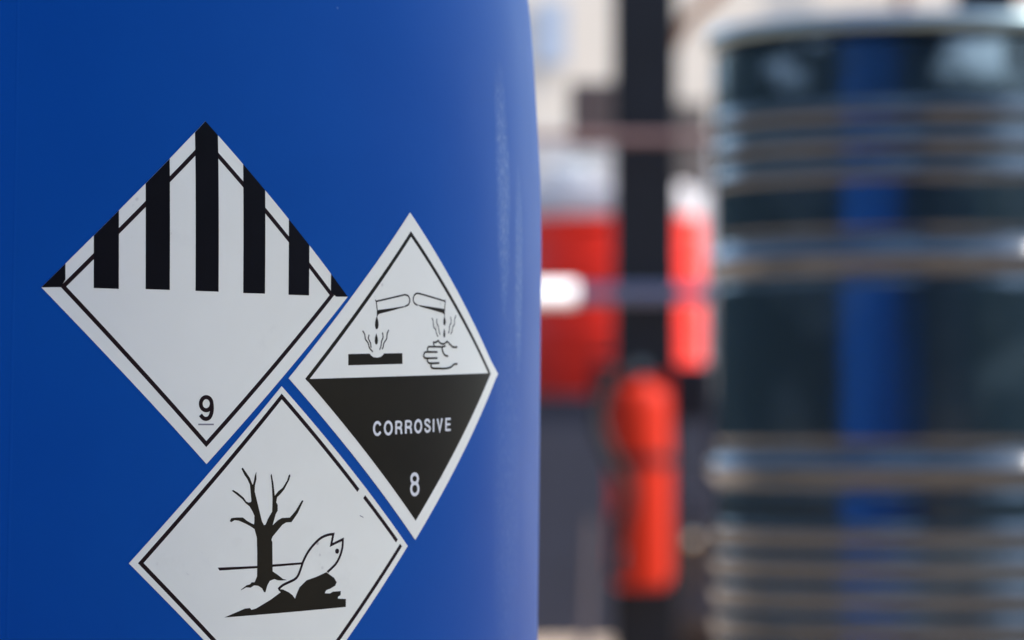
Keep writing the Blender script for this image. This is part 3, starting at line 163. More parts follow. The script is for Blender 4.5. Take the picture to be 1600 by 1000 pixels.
def blue_plastic(scuffs=True):
    m = bpy.data.materials.new('blue_polyethylene'); m.use_nodes = True
    n = m.node_tree.nodes; l = m.node_tree.links; b = n['Principled BSDF']
    tc = n.new('ShaderNodeTexCoord')
    def noise(scale, detail=4, vec=None, rough=.5):
        x = n.new('ShaderNodeTexNoise'); x.inputs['Scale'].default_value = scale; x.inputs['Detail'].default_value = detail
        x.inputs['Roughness'].default_value = rough; l.new(vec or tc.outputs['Object'], x.inputs['Vector']); return x.outputs['Fac']
    def mr(v, a, b_, c, d):
        x = n.new('ShaderNodeMapRange'); l.new(v, x.inputs['Value'])
        for k, q in zip(('From Min', 'From Max', 'To Min', 'To Max'), (a, b_, c, d)): x.inputs[k].default_value = q
        return x.outputs[0]
    def math_(op, a, b_=None):
        x = n.new('ShaderNodeMath'); x.operation = op
        for k, q in enumerate((a, b_)):
            if q is None: continue
            if isinstance(q, (int, float)): x.inputs[k].default_value = q
            else: l.new(q, x.inputs[k])
        return x.outputs[0]
    def mixc(f, a, b_):
        x = n.new('ShaderNodeMix'); x.data_type = 'RGBA'; l.new(f, x.inputs[0])
        if isinstance(a, tuple): x.inputs[6].default_value = a
        else: l.new(a, x.inputs[6])
        x.inputs[7].default_value = b_; return x.outputs[2]
    base = mixc(mr(noise(9, 5), .35, .65, 0, 1), BLUE_A, BLUE_B)
    # worn, chalky scuff where drums rub: s = arc position in mm, z height
    sep = n.new('ShaderNodeSeparateXYZ'); l.new(tc.outputs['Object'], sep.inputs[0])
    ang = math_('ARCTAN2', sep.outputs[0], math_('MULTIPLY', sep.outputs[1], -1.0))
    s = math_('MULTIPLY', ang, R0 * 1000); z = math_('MULTIPLY', sep.outputs[2], 1000)
    comb = n.new('ShaderNodeCombineXYZ'); l.new(math_('MULTIPLY', s, .9), comb.inputs[0]); l.new(math_('MULTIPLY', z, .45), comb.inputs[1])
    st = noise(.6, 8, comb.outputs[0], .75)
    comb2 = n.new('ShaderNodeCombineXYZ'); l.new(math_('MULTIPLY', s, .12), comb2.inputs[0]); l.new(math_('MULTIPLY', z, .03), comb2.inputs[1])
    wob = noise(1.0, 3, comb2.outputs[0])
    def blob(cs, cz, rs, rz):
        a = math_('POWER', math_('DIVIDE', math_('SUBTRACT', s, cs), rs), 2.0); c = math_('POWER', math_('DIVIDE', math_('SUBTRACT', z, cz), rz), 2.0)
        e = math_('ADD', math_('SUBTRACT', 1.0, math_('ADD', a, c)), math_('MULTIPLY', math_('SUBTRACT', wob, .5), 1.3))
        return mr(e, -.5, .9, 0, 1)
    zone = math_('MAXIMUM', math_('MAXIMUM', blob(326, 765, 8, 50), blob(347, 725, 6, 45)), math_('MULTIPLY', blob(334, 640, 17, 90), .22))
    marks = math_('MULTIPLY', zone, mr(st, .5, .68, 0, 1))
    veil = math_('MULTIPLY', zone, .16)
    sc = math_('MINIMUM', math_('ADD', math_('MULTIPLY', marks, .5), veil), 1.0)
    col = mixc(sc, base, (.42, .55, .70, 1))
    # tiny isolated nicks
    vo = n.new('ShaderNodeTexVoronoi'); vo.inputs['Scale'].default_value = 26; l.new(tc.outputs['Object'], vo.inputs['Vector'])
    nick = mr(vo.outputs['Distance'], .018, .012, 0, 1)
    col = mixc(math_('MULTIPLY', nick, .18), col, (.35, .45, .62, 1))
    l.new(col, b.inputs['Base Color'])
    l.new(math_('ADD', mr(noise(5, 6), .3, .7, ROUGH - .04, ROUGH + .05), math_('MULTIPLY', sc, .25)), b.inputs['Roughness'])
    b.inputs['Specular IOR Level'].default_value = .22; b.inputs['Specular Tint'].default_value = (.3, .62, 1, 1)
    # very long thin waviness of blow-moulded wall + orange peel
    h = math_('ADD', math_('MULTIPLY', noise(420, 3), .10), math_('ADD', math_('MULTIPLY', noise(7, 2), 6.0), math_('MULTIPLY', marks, -.5)))
    bp = n.new('ShaderNodeBump'); bp.inputs['Strength'].default_value = .6; bp.inputs['Distance'].default_value = .0006
    l.new(h, bp.inputs['Height']); l.new(bp.outputs[0], b.inputs['Normal'])
    return m
BLUE_A = (.0003, .062, .315, 1); BLUE_B = (.0006, .070, .335, 1); ROUGH = .53
bluem = blue_plastic()
def drum_body(seg=640):
    prof = [(0, .006), (.20, .006), (.225, 0), (.243, .002), (.255, .012), (.262, .03), (.2655, .06), (.267, .10), (.2672, .2)]
    z = .30
    while z < .9001: prof.append((rad(z), z)); z += .006
    prof += [(.246, .909), (.236, .918), (.222, .926), (.205, .931), (.196, .930), (.190, .922), (.18, .917), (0, .915)]
    return lathe(bmesh.new(), prof, seg, cap0=False, cap1=False)
drum = thing('blue_plastic_drum', 'large blue plastic drum in the foreground carrying three black and white hazard labels', 'drum', (DX, DY, 0))
obj('drum_shell', drum_body(), bluem, drum, True)
# mould parting ridge
bm = bmesh.new(); seam = []
zs = [.31 + .01 * k for k in range(57)]
prev = None
for z in zs:
    s0 = (51.2 + (z - .65) * 14) / 1000; row = []
    for ds, h in ((-.0012, -.0001), (-.0004, .00008), (.0004, .00008), (.0012, -.0001)):
        a = (s0 + ds) / R0; r = rad(z) + h; row.append(bm.verts.new((r * math.sin(a), -r * math.cos(a), z)))
    if prev:
        for k in range(3): bm.faces.new((prev[k], prev[k + 1], row[k + 1], row[k]))
    prev = row
obj('mould_seam', bm, bluem, drum, True)
# carrying ring and bungs on the closed head
def ring(parent, m):
    prof = [(.232, .917), (.240, .926), (.2405, .948), (.236, .956), (.228, .958), (.222, .952), (.2215, .926), (.216, .918)]
    obj('handling_ring', lathe(bmesh.new(), prof + [prof[0]], 128, cap0=False, cap1=False), m, parent, True)
    for sx in (-1, 1):
        o = obj('bung', lathe(bmesh.new(), [(.032, .912), (.032, .926), (.029, .929), (.012, .929), (.011, .924), (0, .924)], 48, (sx * .13, 0)), BUNG, parent, True)
BUNG = mat('black_bung_plastic', (.03, .03, .032), .5)
ring(drum, bluem)

# --- labels: art coordinates are arc length (mm) round the drum and height (mm) over the lens
def to_drum(s, z, h):
    a = s / 1000 / R0; zz = CAM_H + z / 1000; r = rad(zz) + h / 1000
    return Vector((r * math.sin(a), -r * math.cos(a), zz))
def slice_bm(bm, step_s=2.5, step_z=6):
    xs = [v.co.x for v in bm.verts]; ys = [v.co.y for v in bm.verts]
    for ax, lo, hi, st in ((0, min(xs), max(xs), step_s), (1, min(ys), max(ys), step_z)):
        k = math.floor(lo / st) + 1
        while k * st < hi:
            co = [0, 0, 0]; no = [0, 0, 0]; co[ax] = k * st; no[ax] = 1
            bmesh.ops.bisect_plane(bm, geom=bm.verts[:] + bm.edges[:] + bm.faces[:], dist=1e-4, plane_co=co, plane_no=no)
            k += 1
def ribbon(bm, pts, wd, closed=False):
    P = [Vector(p) for p in pts]; Q = [P[0]]
    for p in P[1:]:
        if (p - Q[-1]).length > .02: Q.append(p)
    P = Q; n_ = len(P); rows = []
    for i in range(n_):
        if closed: a, b = P[i - 1], P[(i + 1) % n_]
        else: a, b = P[max(i - 1, 0)], P[min(i + 1, n_ - 1)]
        d0 = (P[i] - a); d1 = (b - P[i])
        d0 = d0.normalized() if d0.length > 0 else d1.normalized(); d1 = d1.normalized() if d1.length > 0 else d0
        n0 = Vector((-d0.y, d0.x)); n1 = Vector((-d1.y, d1.x)); m_ = n0 + n1
        m_ = n0 if m_.length < 1e-4 else m_.normalized()
        k = min(1 / max(m_.dot(n0), .3), 2.4) * wd / 2
        rows.append((bm.verts.new((*(P[i] + m_ * k), 0)), bm.verts.new((*(P[i] - m_ * k), 0))))
    for i in range(n_ if closed else n_ - 1):
        A, B = rows[i], rows[(i + 1) % n_]; bm.faces.new((A[0], A[1], B[1], B[0]))
def art(name, items, m, parent, base_h, step=.02):
    out = bmesh.new()
    for it in items:
        b = bmesh.new()
        if it[0] == 'P':
            b.faces.new([b.verts.new((p[0], p[1], 0)) for p in it[1]]); h = it[2]
        else: ribbon(b, it[1], it[2], it[0] == 'C'); h = it[3]
        bmesh.ops.triangulate(b, faces=b.faces[:])
        slice_bm(b)
        vm = {}
        hh = base_h + h * step
        for v in b.verts: vm[v.index] = None
        b.verts.index_update()
        new = {v.index: out.verts.new(to_drum(v.co.x, v.co.y, hh)) for v in b.verts}
        for f in b.faces:
            try: out.faces.new([new[v.index] for v in f.verts])
            except ValueError: pass
        b.free()
    # outward normals
    me = bpy.data.meshes.new(name)
    for f in out.faces:
        f.normal_update(); c = f.calc_center_median()
        if f.normal.dot(Vector((c.x, c.y, 0))) < 0: f.normal_flip()
    out.to_mesh(me); out.free()
    return link(name, me, m, parent, True)
def sheet(name, pts, m, parent, h):
    out = bmesh.new(); b = bmesh.new()
    b.faces.new([b.verts.new((p[0], p[1], 0)) for p in pts]); bmesh.ops.triangulate(b, faces=b.faces[:]); slice_bm(b)
    for f in b.faces:
        if f.normal.z < 0: f.normal_flip()
    b.verts.index_update(); top = {v.index: out.verts.new(to_drum(v.co.x, v.co.y, h)) for v in b.verts}
    bot = {v.index: out.verts.new(to_drum(v.co.x, v.co.y, -.05)) for v in b.verts if v.is_boundary}
    rim = {v.index: out.verts.new(to_drum(v.co.x, v.co.y, h)) for v in b.verts if v.is_boundary}
    for f in b.faces:
        nf = out.faces.new([top[v.index] for v in f.verts]); nf.smooth = True
    for e in b.edges:
        if e.is_boundary:
            i, j = e.verts[0].index, e.verts[1].index; out.faces.new((rim[i], bot[i], bot[j], rim[j]))
    b.free(); out.normal_update()
    for f in out.faces:
        c = f.calc_center_median(); f.normal_update()
        if f.smooth and f.normal.dot(Vector((c.x, c.y, 0))) < 0: f.normal_flip()
    me = bpy.data.meshes.new(name); out.to_mesh(me); out.free()
    return link(name, me, m, parent)
white = mat('label_vinyl', (.84, .84, .725), .38, dirt=.9, var=.03, scale=14, bump=.25, bscale=24, bdist=.0004, spec=.4)
white2 = mat('label_vinyl_cleaner', (.87, .87, .755), .36, dirt=.8, var=.03, scale=14, bump=.25, bscale=20, bdist=.0004, spec=.4)
white3 = mat('label_vinyl_env', (.85, .85, .73), .38, dirt=1.0, var=.04, scale=18, bump=.25, bscale=24, bdist=.0004, spec=.4)
ink = mat('black_ink', (.005, .005, .007), .5, var=.2, scale=30, spec=.06)
ink8 = mat('black_ink_brownish', (.015, .012, .006), .40, dirt=.5, dcol=(.05, .045, .04, 1), var=.3, scale=16, spec=.14, bump=.25, bscale=24, bdist=.0004)
reda = mat('thin_line_ink', (.014, .006, .007), .5, var=.2, scale=30, spec=.1)
grey = mat('grey_ink', (.22, .21, .22), .45)
A9, A8, A5 = ART['9'], ART['8'], ART['5']
l9 = sheet('striped_hazard_label', A9['sheet'][0][1], white, drum, .27)
l9['label'] = 'white diamond label with black vertical stripes across its upper half and number 9'
art('stripes', A9['stripes'], ink, l9, .33); art('border_line', A9['border'], reda, l9, .30)
art('lettering', A9['numeral'], reda, l9, .31); art('underline', A9['underline'], grey, l9, .31)
l8 = sheet('corrosive_hazard_label', A8['sheet'][0][1], white2, drum, .28)
l8['label'] = 'white diamond label with black lower half reading CORROSIVE and number 8'
art('border_line', A8['border'], ink8, l8, .30); art('lower_half', A8['lower_half'], ink8, l8, .30)
art('lettering', A8['lettering'] + A8['numeral'], mat('white_print', (.72, .73, .72), .4, var=.03), l8, .31)
for k in ('hand_symbol', 'test_tube_symbol', 'corroded_bar_symbol'):
    art(k, A8[k], ink8, l8, .27)
for k, nm in (('droplets', 'droplet_symbol'), ('vapour_symbol', 'vapour_line')):
    for it in A8[k]: art(nm, [it], ink8, l8, .27)
l5 = sheet('environment_hazard_label', A5['sheet'][0][1], white3, drum, .27)
l5['label'] = 'white diamond label with a bare black tree and a fish on a rock'
art('scuff_mark', A5['scuffs'], grey, l5, .30)
for k in ('border', 'dead_tree_symbol', 'waterline_symbol', 'fish_symbol', 'rock_symbol'):
    art('border_line' if k == 'border' else k, A5[k], reda if k in ('border', 'fish_symbol', 'waterline_symbol') else ink8, l5, .28)

# ------------------------------------------------------------------ steel drum on pallets
XB, YB = .5686, 5.60
steel = mat('dark_teal_gloss_paint', (.004, .012, .020), .15, var=.15, scale=5, bump=.35, bscale=6, bdist=.006)
steel.node_tree.nodes['Principled BSDF'].inputs['IOR'].default_value = 1.85
def reflection_patches(m):  # pale patches near the top stand in for blurred reflections; faint ones elsewhere
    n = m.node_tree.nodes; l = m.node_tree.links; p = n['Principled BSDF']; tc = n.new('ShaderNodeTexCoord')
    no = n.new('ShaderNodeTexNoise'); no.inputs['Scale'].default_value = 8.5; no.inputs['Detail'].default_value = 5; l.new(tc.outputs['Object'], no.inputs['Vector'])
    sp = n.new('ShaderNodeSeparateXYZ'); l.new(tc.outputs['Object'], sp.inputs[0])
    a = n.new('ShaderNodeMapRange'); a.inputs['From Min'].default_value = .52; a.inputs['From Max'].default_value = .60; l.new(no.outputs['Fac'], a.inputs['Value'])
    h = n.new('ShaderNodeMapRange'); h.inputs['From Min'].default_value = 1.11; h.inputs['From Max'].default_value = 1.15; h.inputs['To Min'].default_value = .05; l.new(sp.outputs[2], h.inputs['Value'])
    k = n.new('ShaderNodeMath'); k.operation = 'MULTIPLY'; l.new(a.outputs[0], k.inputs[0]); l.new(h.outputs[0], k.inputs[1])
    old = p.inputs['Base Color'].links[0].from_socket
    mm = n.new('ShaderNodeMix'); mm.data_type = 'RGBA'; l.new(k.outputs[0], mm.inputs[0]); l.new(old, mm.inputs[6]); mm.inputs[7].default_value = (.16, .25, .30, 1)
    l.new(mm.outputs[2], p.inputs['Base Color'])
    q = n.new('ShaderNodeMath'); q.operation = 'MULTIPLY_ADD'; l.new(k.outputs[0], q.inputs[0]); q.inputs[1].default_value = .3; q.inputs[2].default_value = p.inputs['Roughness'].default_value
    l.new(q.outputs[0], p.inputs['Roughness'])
reflection_patches(steel)
zinc = mat('zinc_ring', (.22, .29, .31), .3, metal=.9, var=.1)
ZB, ZT = .332, 1.212
def bead(pr, R, zc, h, amp, n_=12, steep=1.0):
    for i in range(n_ + 1):
        t = i / n_; pr.append((R + amp * (math.sin(math.pi * t) ** steep), zc - h / 2 + h * t))
def steel_profile(R, ZB, ZT, hoops, ripples, amp=.0035):
    pr = [(0, ZB + .012), (R - .012, ZB + .012), (R - .010, ZB + .002), (R, ZB), (R + .003, ZB + .006), (R + .001, ZB + .014)]
    ev = [(z, .036, .0085) for z in hoops] + [(z, .024, amp) for z in ripples]
    for z, h, a in sorted(ev):
        if a > .007:
            bead(pr, R, z - .027, .020, -.0016); bead(pr, R, z, .032, a, 16); bead(pr, R, z + .027, .020, -.0016)
        else: bead(pr, R, z, h, a, 10)
    pr += [(R, ZT - .034)]
    out = [pr[0]]                       # support rings keep straight walls straight under smooth shading
    for q in pr[1:]:
        p = out[-1]
        if abs(p[0] - q[0]) < .0015 and q[1] - p[1] > .02:
            for t in (.003, .008): out.append((p[0], p[1] + t))
            for t in (.008, .003): out.append((q[0], q[1] - t))
        out.append(q)
    return out
RB = .292
pr = steel_profile(RB, ZB, ZT, (.616, .895), [.533 - .0405 * k for k in range(5)] + [1.086, 1.0455, 1.005], .0028)
sdm = thing('steel_drum', 'tall glossy dark teal steel drum with rolling hoops, blurred on the right', 'drum', (XB, YB, 0))
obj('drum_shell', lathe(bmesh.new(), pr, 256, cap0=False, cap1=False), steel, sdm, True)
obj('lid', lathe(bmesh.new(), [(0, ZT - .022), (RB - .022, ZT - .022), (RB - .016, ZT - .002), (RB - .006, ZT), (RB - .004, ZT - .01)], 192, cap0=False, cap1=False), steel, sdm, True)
obj('closing_ring', lathe(bmesh.new(), [(RB - .004, ZT + .001), (RB + .004, ZT + .001), (RB + .009, ZT - .005), (RB + .0095, ZT - .014), (RB + .006, ZT - .020), (RB - .001, ZT - .023), (RB - .004, ZT + .001)], 192, cap0=False, cap1=False), zinc, sdm, True)
for bx, by, br in ((.12, -.10, .035), (-.15, .08, .022)):
    obj('bung', lathe(bmesh.new(), [(br, ZT - .023), (br, ZT - .012), (br * .85, ZT - .008), (0, ZT - .008)], 32, (bx, by)), zinc, sdm, True)
wood = mat('pallet_wood', (.33, .24, .15), .8, var=.25, scale=12, bump=.4, bscale=50)
def pallet(z0, label):
    t = thing('wooden_pallet', label, 'pallet', (XB + .1, YB + .1, z0), group='wooden pallets under the steel drum')
    for i in range(7):
        x = -.55 + i * .175; obj('deck_board', box(bmesh.new(), x, x + .105, -.48, .48, .143, .165, .003), wood, t)
    for i in range(3):
        y = -.48 + i * .43; obj('runner', box(bmesh.new(), -.55, .605, y, y + .10, .022, .141, .003), wood, t)
    for i in range(3):
        x = -.55 + i * .525; obj('bottom_board', box(bmesh.new(), x, x + .105, -.48, .48, 0, .020, .003), wood, t)
pallet(0.0, 'lower wooden pallet in the stack carrying the dark teal steel drum')
pallet(.166, 'upper wooden pallet directly under the dark teal steel drum')

# ------------------------------------------------------------------ blurred yard things
black = mat('black_painted_steel', (.003, .0035, .006), .5, var=.2, spec=.2)
post = thing('steel_post', 'thick black square steel post standing between the blue and the teal drum', 'post', (.335, 10.30, 0))
obj('shaft', box(bmesh.new(), -.080, .080, -.0575, .0575, .012, 3.4, .006), black, post)
obj('base_plate', box(bmesh.new(), -.12, .12, -.12, .12, 0, .012, .002), black, post)
obj('brace', tube(bmesh.new(), [(.05, 0, 1.62), (.11, 0, 1.72), (.20, 0, 1.80), (.34, 0, 1.95)], .017), mat('rusty_steel', (.22, .10, .045), .8, var=.3), post)
bx = thing('junction_box', 'dark brown junction box fixed to the left side of the black post', 'box', (.197, 10.27, 1.395))
jb = mat('brown_box_paint', (.028, .022, .022), .6, var=.2)
obj('case', box(bmesh.new(), -.052, .055, -.05, .05, 0, .16, .006), jb, bx)
obj('cover', box(bmesh.new(), -.045, .048, -.056, -.0505, .01, .15, .002), mat('brown_cover', (.05, .03, .025), .5), bx)
ca = tag(obj('cable', tube(bmesh.new(), curve([(-1.2, 10.10, 1.44), (-.3, 10.10, 1.416), (.3, 10.1, 1.405), (1.0, 10.1, 1.41), (2.0, 10.1, 1.44)]), .012), mat('brown_cable', (.14, .075, .07), .7)), 'thin brown cable strung across in front of the black post', 'cable')
rl = thing('guard_rail', 'grey horizontal tube rail crossing the black post, its left end coloured white for sun glint', 'rail', (0, 10.15, 1.02))
obj('rail_tube', tube(bmesh.new(), [(.16, 0, 0), (2.4, 0, 0)], .021, 24), mat('grey_tube', (.13, .14, .21), .55, metal=.1), rl, True)
obj('glint_sleeve', tube(bmesh.new(), [(-.9, 0, 0), (-.898, 0, 0), (.158, 0, 0), (.16, 0, 0)], [.02, .029, .029, .02], 32), mat('white_sun_glint', (.9, .88, .85), .22, coat=1), rl, True)  # white gloss length stands in for the rail's sunlit, glinting left end
for x in (-.85, 2.3): obj('stanchion', tube(bmesh.new(), [(x, .05, -1.03), (x, .05, .0)], .019), black, rl)

red = mat('red_enamel', (.76, .022, .008), .42, var=.08, spec=.2)
pla = mat('blue_grey_paint', (.020, .022, .036), .8, var=.12)
pl = thing('loading_plinth', 'long low blue-grey painted plinth carrying the red drum', 'platform', (0, 13.55, 0))
obj('block', box(bmesh.new(), -2.6, 3.2, 0, 1.4, 0, .795, .004), pla, pl)
obj('top_slab', box(bmesh.new(), -2.62, 3.22, -.02, 1.42, .797, .807, .002), pla, pl)
rd = thing('red_drum', 'red steel drum with a pale top band standing on the blue-grey plinth', 'drum', (.357, 14.2, 0))
prr = steel_profile(.307, .807, 1.536, (1.04, 1.275), [], .003)
prr = [q for q in prr if q[1] < 1.44] + [(.307, 1.427)]
prr = [q for q in prr if not (q[1] > 1.427)]
obj('drum_shell', lathe(bmesh.new(), prr, 128, cap0=False, cap1=False), red, rd, True)
obj('top_band', lathe(bmesh.new(), [(.307, 1.427), (.3095, 1.43), (.3095, 1.50), (.312, 1.52), (.307, 1.536), (.296, 1.536), (.29, 1.52), (0, 1.52)], 128, cap0=False, cap1=False), mat('pale_drum_band', (.52, .48, .48), .4, var=.1), rd, True)
jc = thing('white_canister', 'small pale bluish canister standing on the red drum lid', 'canister', (.20, 14.05, 1.521))
cm = mat('pale_canister_plastic', (.36, .37, .385), .6)
obj('body', box(bmesh.new(), -.075, .075, -.06, .06, 0, .09, .02), cm, jc, True)
obj('cap', lathe(bmesh.new(), [(.02, .09), (.02, .11), (0, .11)], 24, (-.04, 0)), cm, jc)
obj('grip', tube(bmesh.new(), curve([(.01, 0, .085), (.02, 0, .11), (.055, 0, .11), (.065, 0, .085)]), .008), mat('dark_teal_grip', (.04, .09, .10), .5), jc, True)
cr_ = thing('wooden_crate', 'grey-brown weathered wooden crate on the red drum beside the post', 'crate', (.56, 14.15, 1.537))
cw = mat('weathered_crate_wood', (.10, .08, .068), .85, var=.25, scale=10)
for i in range(4): obj('side_board', box(bmesh.new(), -.10, .12, -.13, -.115, .004 + i * .072, .068 + i * .072, .002), cw, cr_)
for i in range(4): obj('side_board', box(bmesh.new(), -.10, .12, .115, .13, .004 + i * .072, .068 + i * .072, .002), cw, cr_)
for sx in (-.10, .105): obj('end_panel', box(bmesh.new(), sx, sx + .015, -.114, .114, .002, .29, .002), cw, cr_)
obj('bottom_panel', box(bmesh.new(), -.084, .104, -.113, .113, .003, .015), cw, cr_)

ex = thing('fire_extinguisher', 'red fire extinguisher with black head and hose hung on the black post', 'fire extinguisher', (.320, 10.13, .285))
rex = mat('extinguisher_red', (.40, .018, .005), .5, var=.05, spec=.12)
obj('cylinder', lathe(bmesh.new(), [(0, .012), (.058, .006), (.066, .012), (.072, .03), (.072, .455), (.070, .478), (.062, .496), (.040, .508), (.022, .512), (.022, .525)], 64, cap0=False), rex, ex, True)
hd = obj('valve_head', box(bmesh.new(), -.028, .028, -.02, .02, .526, .57, .005), black, ex)
obj('lever', box(bmesh.new(), -.12, .02, -.012, .012, .578, .588, .003), black, hd)
obj('carry_handle', box(bmesh.new(), -.105, -.029, -.012, .012, .536, .546, .003), black, hd)
obj('gauge', lathe(bmesh.new(), [(.016, 0), (.016, .012), (0, .012)], 24), zinc, hd).matrix_local = Matrix.Translation((0, -.02, .55)) @ Matrix.Rotation(R_(90), 4, 'X')
obj('hose', tube(bmesh.new(), curve([(-.02, 0, .55), (-.075, -.02, .52), (-.108, -.06, .42), (-.075, -.088, .33), (-.03, -.092, .24), (-.055, -.09, .17), (-.06, -.088, .12)]), .018, 12), mat('hose_rubber', (.012, .009, .009), .7, spec=.2), ex, True)
obj('nozzle', tube(bmesh.new(), [(-.06, -.088, .12), (-.06, -.088, .06), (-.058, -.088, .03)], [.015, .02, .023]), black, ex, True)
obj('strap', lathe(bmesh.new(), [(.0725, .31), (.0745, .31), (.0745, .335), (.0725, .335), (.0725, .31)], 64, cap0=False, cap1=False), black, ex)
obj('backing_plate', box(bmesh.new(), -.078, .080, .074, .084, .03, .535, .004), rex, ex)
obj('wall_bracket', box(bmesh.new(), -.12, .175, .085, .100, .42, .56, .004), black, ex)

kg = thing('dark_keg', 'dark brown small drum with an added glint ball, on the ground beside the teal drum', 'drum', (.585, 12.3, 0))
kb = mat('dark_brown_paint', (.035, .022, .02), .5, var=.2)
obj('shell', lathe(bmesh.new(), [(0, .01), (.10, .01), (.108, 0), (.108, .12), (.113, .13), (.108, .14), (.108, .38), (.113, .39), (.108, .40), (.108, .50), (.10, .51), (0, .50)], 64, cap0=False, cap1=False), kb, kg, True)
tp = bmesh.new(); bmesh.ops.create_uvsphere(tp, u_segments=24, v_segments=16, radius=.020)  # small metal ball added to catch a sun glint
for v in tp.verts: v.co += Vector((-.045, -.118, .362))
obj('glint_ball', tp, mat('glint_brass', (.85, .66, .45), .15, metal=1), kg, True)
lk = thing('bollard', 'short blue-grey bollard between the red drum and the teal drum', 'bollard', (.672, 13.0, 0))
obj('column', lathe(bmesh.new(), [(0, 0), (.048, 0), (.048, 1.16), (.040, 1.185), (0, 1.19)], 40), pla, lk, True)
obj('foot_plate', lathe(bmesh.new(), [(.0485, 0), (.09, 0), (.09, .012), (.0485, .012)], 40, cap0=False, cap1=False), pla, lk)
bh = tag(obj('broom_handle', tube(bmesh.new(), [(.17, 9.9, 0), (.19, 10.0, .46)], .012), mat('dusty_handle', (.05, .035, .035), .7)), 'thin reddish brown handle leaning beside the fire extinguisher', 'handle')
bt = tag(obj('blue_tub', lathe(bmesh.new(), [(0, .003), (.05, 0), (.062, .075), (.066, .078), (.06, .078), (.048, .008), (0, .008)], 48, cap0=False, cap1=False), mat('light_blue_plastic', (.20, .33, .62), .5), None, True), 'small light blue tub on the ground at the foot of the plinth', 'tub')
bt.location = (.415, 13.2, 0)
p2 = thing('steel_post', 'dark square post rising behind the teal drum at the right edge', 'post', (1.40, 12.05, 0))
obj('shaft', box(bmesh.new(), -.085, .085, -.085, .085, .012, 3.4, .006), black, p2)
obj('base_plate', box(bmesh.new(), -.15, .15, -.15, .15, 0, .012, .002), black, p2)
dp = tag(obj('drain_pipe', tube(bmesh.new(), [(1.815, 18.93, 0), (1.815, 18.93, 5)], .03), mat('brown_pipe', (.13, .07, .05), .6)), 'narrow brown drain pipe on the cream wall above the teal drum', 'pipe')

# ------------------------------------------------------------------ unseen roof added to shade the foreground drum
cy_ = thing('added_shade_roof', 'dark sheet-metal roof added out of view to shade the foreground drum', 'added_shade_roof', (0, 0, 0))
obj('roof', box(bmesh.new(), -.1, 2.8, -.7, 2.3, 3.0, 3.06), mat('shade_roof_sheet', (.10, .11, .12), .6), cy_)
for x, y in ((.0, -.6), (2.7, -.6), (2.7, 2.2)): obj('leg', box(bmesh.new(), x - .05, x + .05, y - .05, y + .05, 0, 2.998), black, cy_)

# ------------------------------------------------------------------ blue container mirrored in the teal drum
ct = thing('shipping_container', 'low bright blue corrugated container standing left of the labelled drum', 'container', (-2.30, 1.55, 0), R_(-35))
cb = mat('container_blue', (.012, .22, .92), .5, var=.08)
bm = bmesh.new(); prev = None
x = -1.3; k = 0; pts = []
while x <= 1.3:
    pts += [(x, 0), (x + .07, 0), (x + .10, -.035), (x + .17, -.035)]; x += .20
for px_, py_ in pts:
    row = [bm.verts.new((px_, py_, .12)), bm.verts.new((px_, py_, 1.48))]
    if prev: bm.faces.new((prev[0], row[0], row[1], prev[1]))
    prev = row
obj('corrugated_side', bm, cb, ct)
obj('body', box(bmesh.new(), -1.3, 1.37, -2.4, -.05, .10, 1.48), cb, ct)
for z0, z1 in ((0, .118), (1.482, 1.58)): obj('frame_beam', box(bmesh.new(), -1.36, 1.43, -2.42, .02, z0, z1, .005), cb, ct)

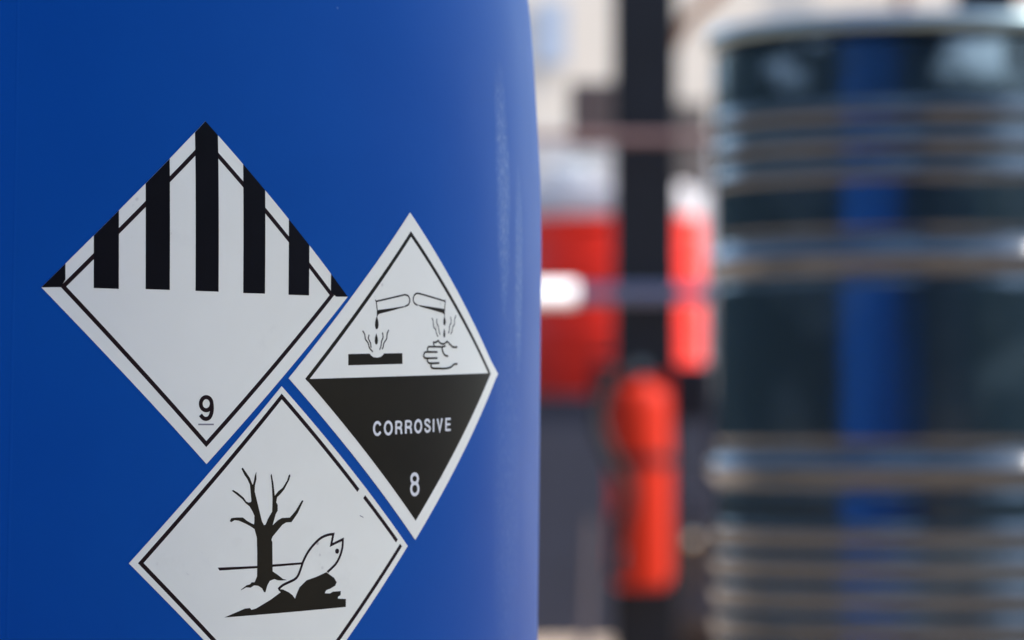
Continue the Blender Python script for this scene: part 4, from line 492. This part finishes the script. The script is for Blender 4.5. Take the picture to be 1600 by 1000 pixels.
# ------------------------------------------------------------------ unseen yard behind the camera, put in to darken what the gloss reflects
wh = thing('warehouse', 'dark slate warehouse side closing the yard behind the camera', 'building', (0, -7, 0))
slate = mat('slate_cladding', (.035, .05, .065), .6, var=.15)
obj('wall', box(bmesh.new(), -9, 9, -.3, 0, 0, 5.4), slate, wh)
obj('door', box(bmesh.new(), -1.3, .9, 0, .03, 0, 3.2), mat('black_opening', (.006, .007, .009), .7), wh)
fw = tag(obj('board_fence', box(box(bmesh.new(), -6.6, -6.5, -6.5, 19, 0, 2.4), -6.6, -2.6, 19.02, 19.12, 0, 3.4), mat('dark_green_boards', (.010, .024, .032), .7, spec=.2, var=.2)), 'dark green board fence along the left of the yard', 'fence')
bm = bmesh.new()
for _ in range(15000):
    p = Vector((random.uniform(4.2, 9), random.uniform(-6.5, 3.2), random.uniform(.0, 2.15)))
    if random.random() > 1.05 - p.z / 4: continue
    s = random.uniform(.05, .11); q = Matrix.Rotation(random.uniform(0, 6.28), 3, random.choice('XYZ')) @ Matrix.Rotation(random.uniform(0, 3), 3, 'X')
    bm.faces.new([bm.verts.new(p + q @ Vector(c) * s) for c in ((-1, 0, 0), (0, -.5, .1), (1, 0, 0), (0, .5, .1))])
rf = tag(obj('board_fence', box(bmesh.new(), 9.05, 9.15, -6.6, 12, 0, 2.3), mat('dark_brown_boards', (.03, .035, .03), .7, var=.2)), 'dark board fence behind the hedge on the right of the yard', 'fence')
b2_ = bmesh.new()  # unseen tall leaf mass added to block low sky on the left
for _ in range(14000):
    p = Vector((random.uniform(-8.6, -6.8), random.uniform(-6.5, 12), 5.6 * random.random() ** .8 + random.uniform(0, .6)))
    s = random.uniform(.09, .18); q = Matrix.Rotation(random.uniform(0, 6.28), 3, random.choice('XYZ')) @ Matrix.Rotation(random.uniform(0, 3), 3, 'X')
    b2_.faces.new([b2_.verts.new(p + q @ Vector(c) * s) for c in ((-1, 0, 0), (0, -.5, .1), (1, 0, 0), (0, .5, .1))])
tag(obj('hedge', b2_, mat('sky_block_leaf', (.02, .04, .028), .6, var=.4, spec=.2)), 'very tall dark leaf screen added unseen behind the left board fence to block sky', 'hedge')
hg = tag(obj('hedge', bm, mat('hedge_leaf', (.045, .075, .035), .6, var=.4)), 'dense dark green hedge on the right behind the camera', 'hedge')
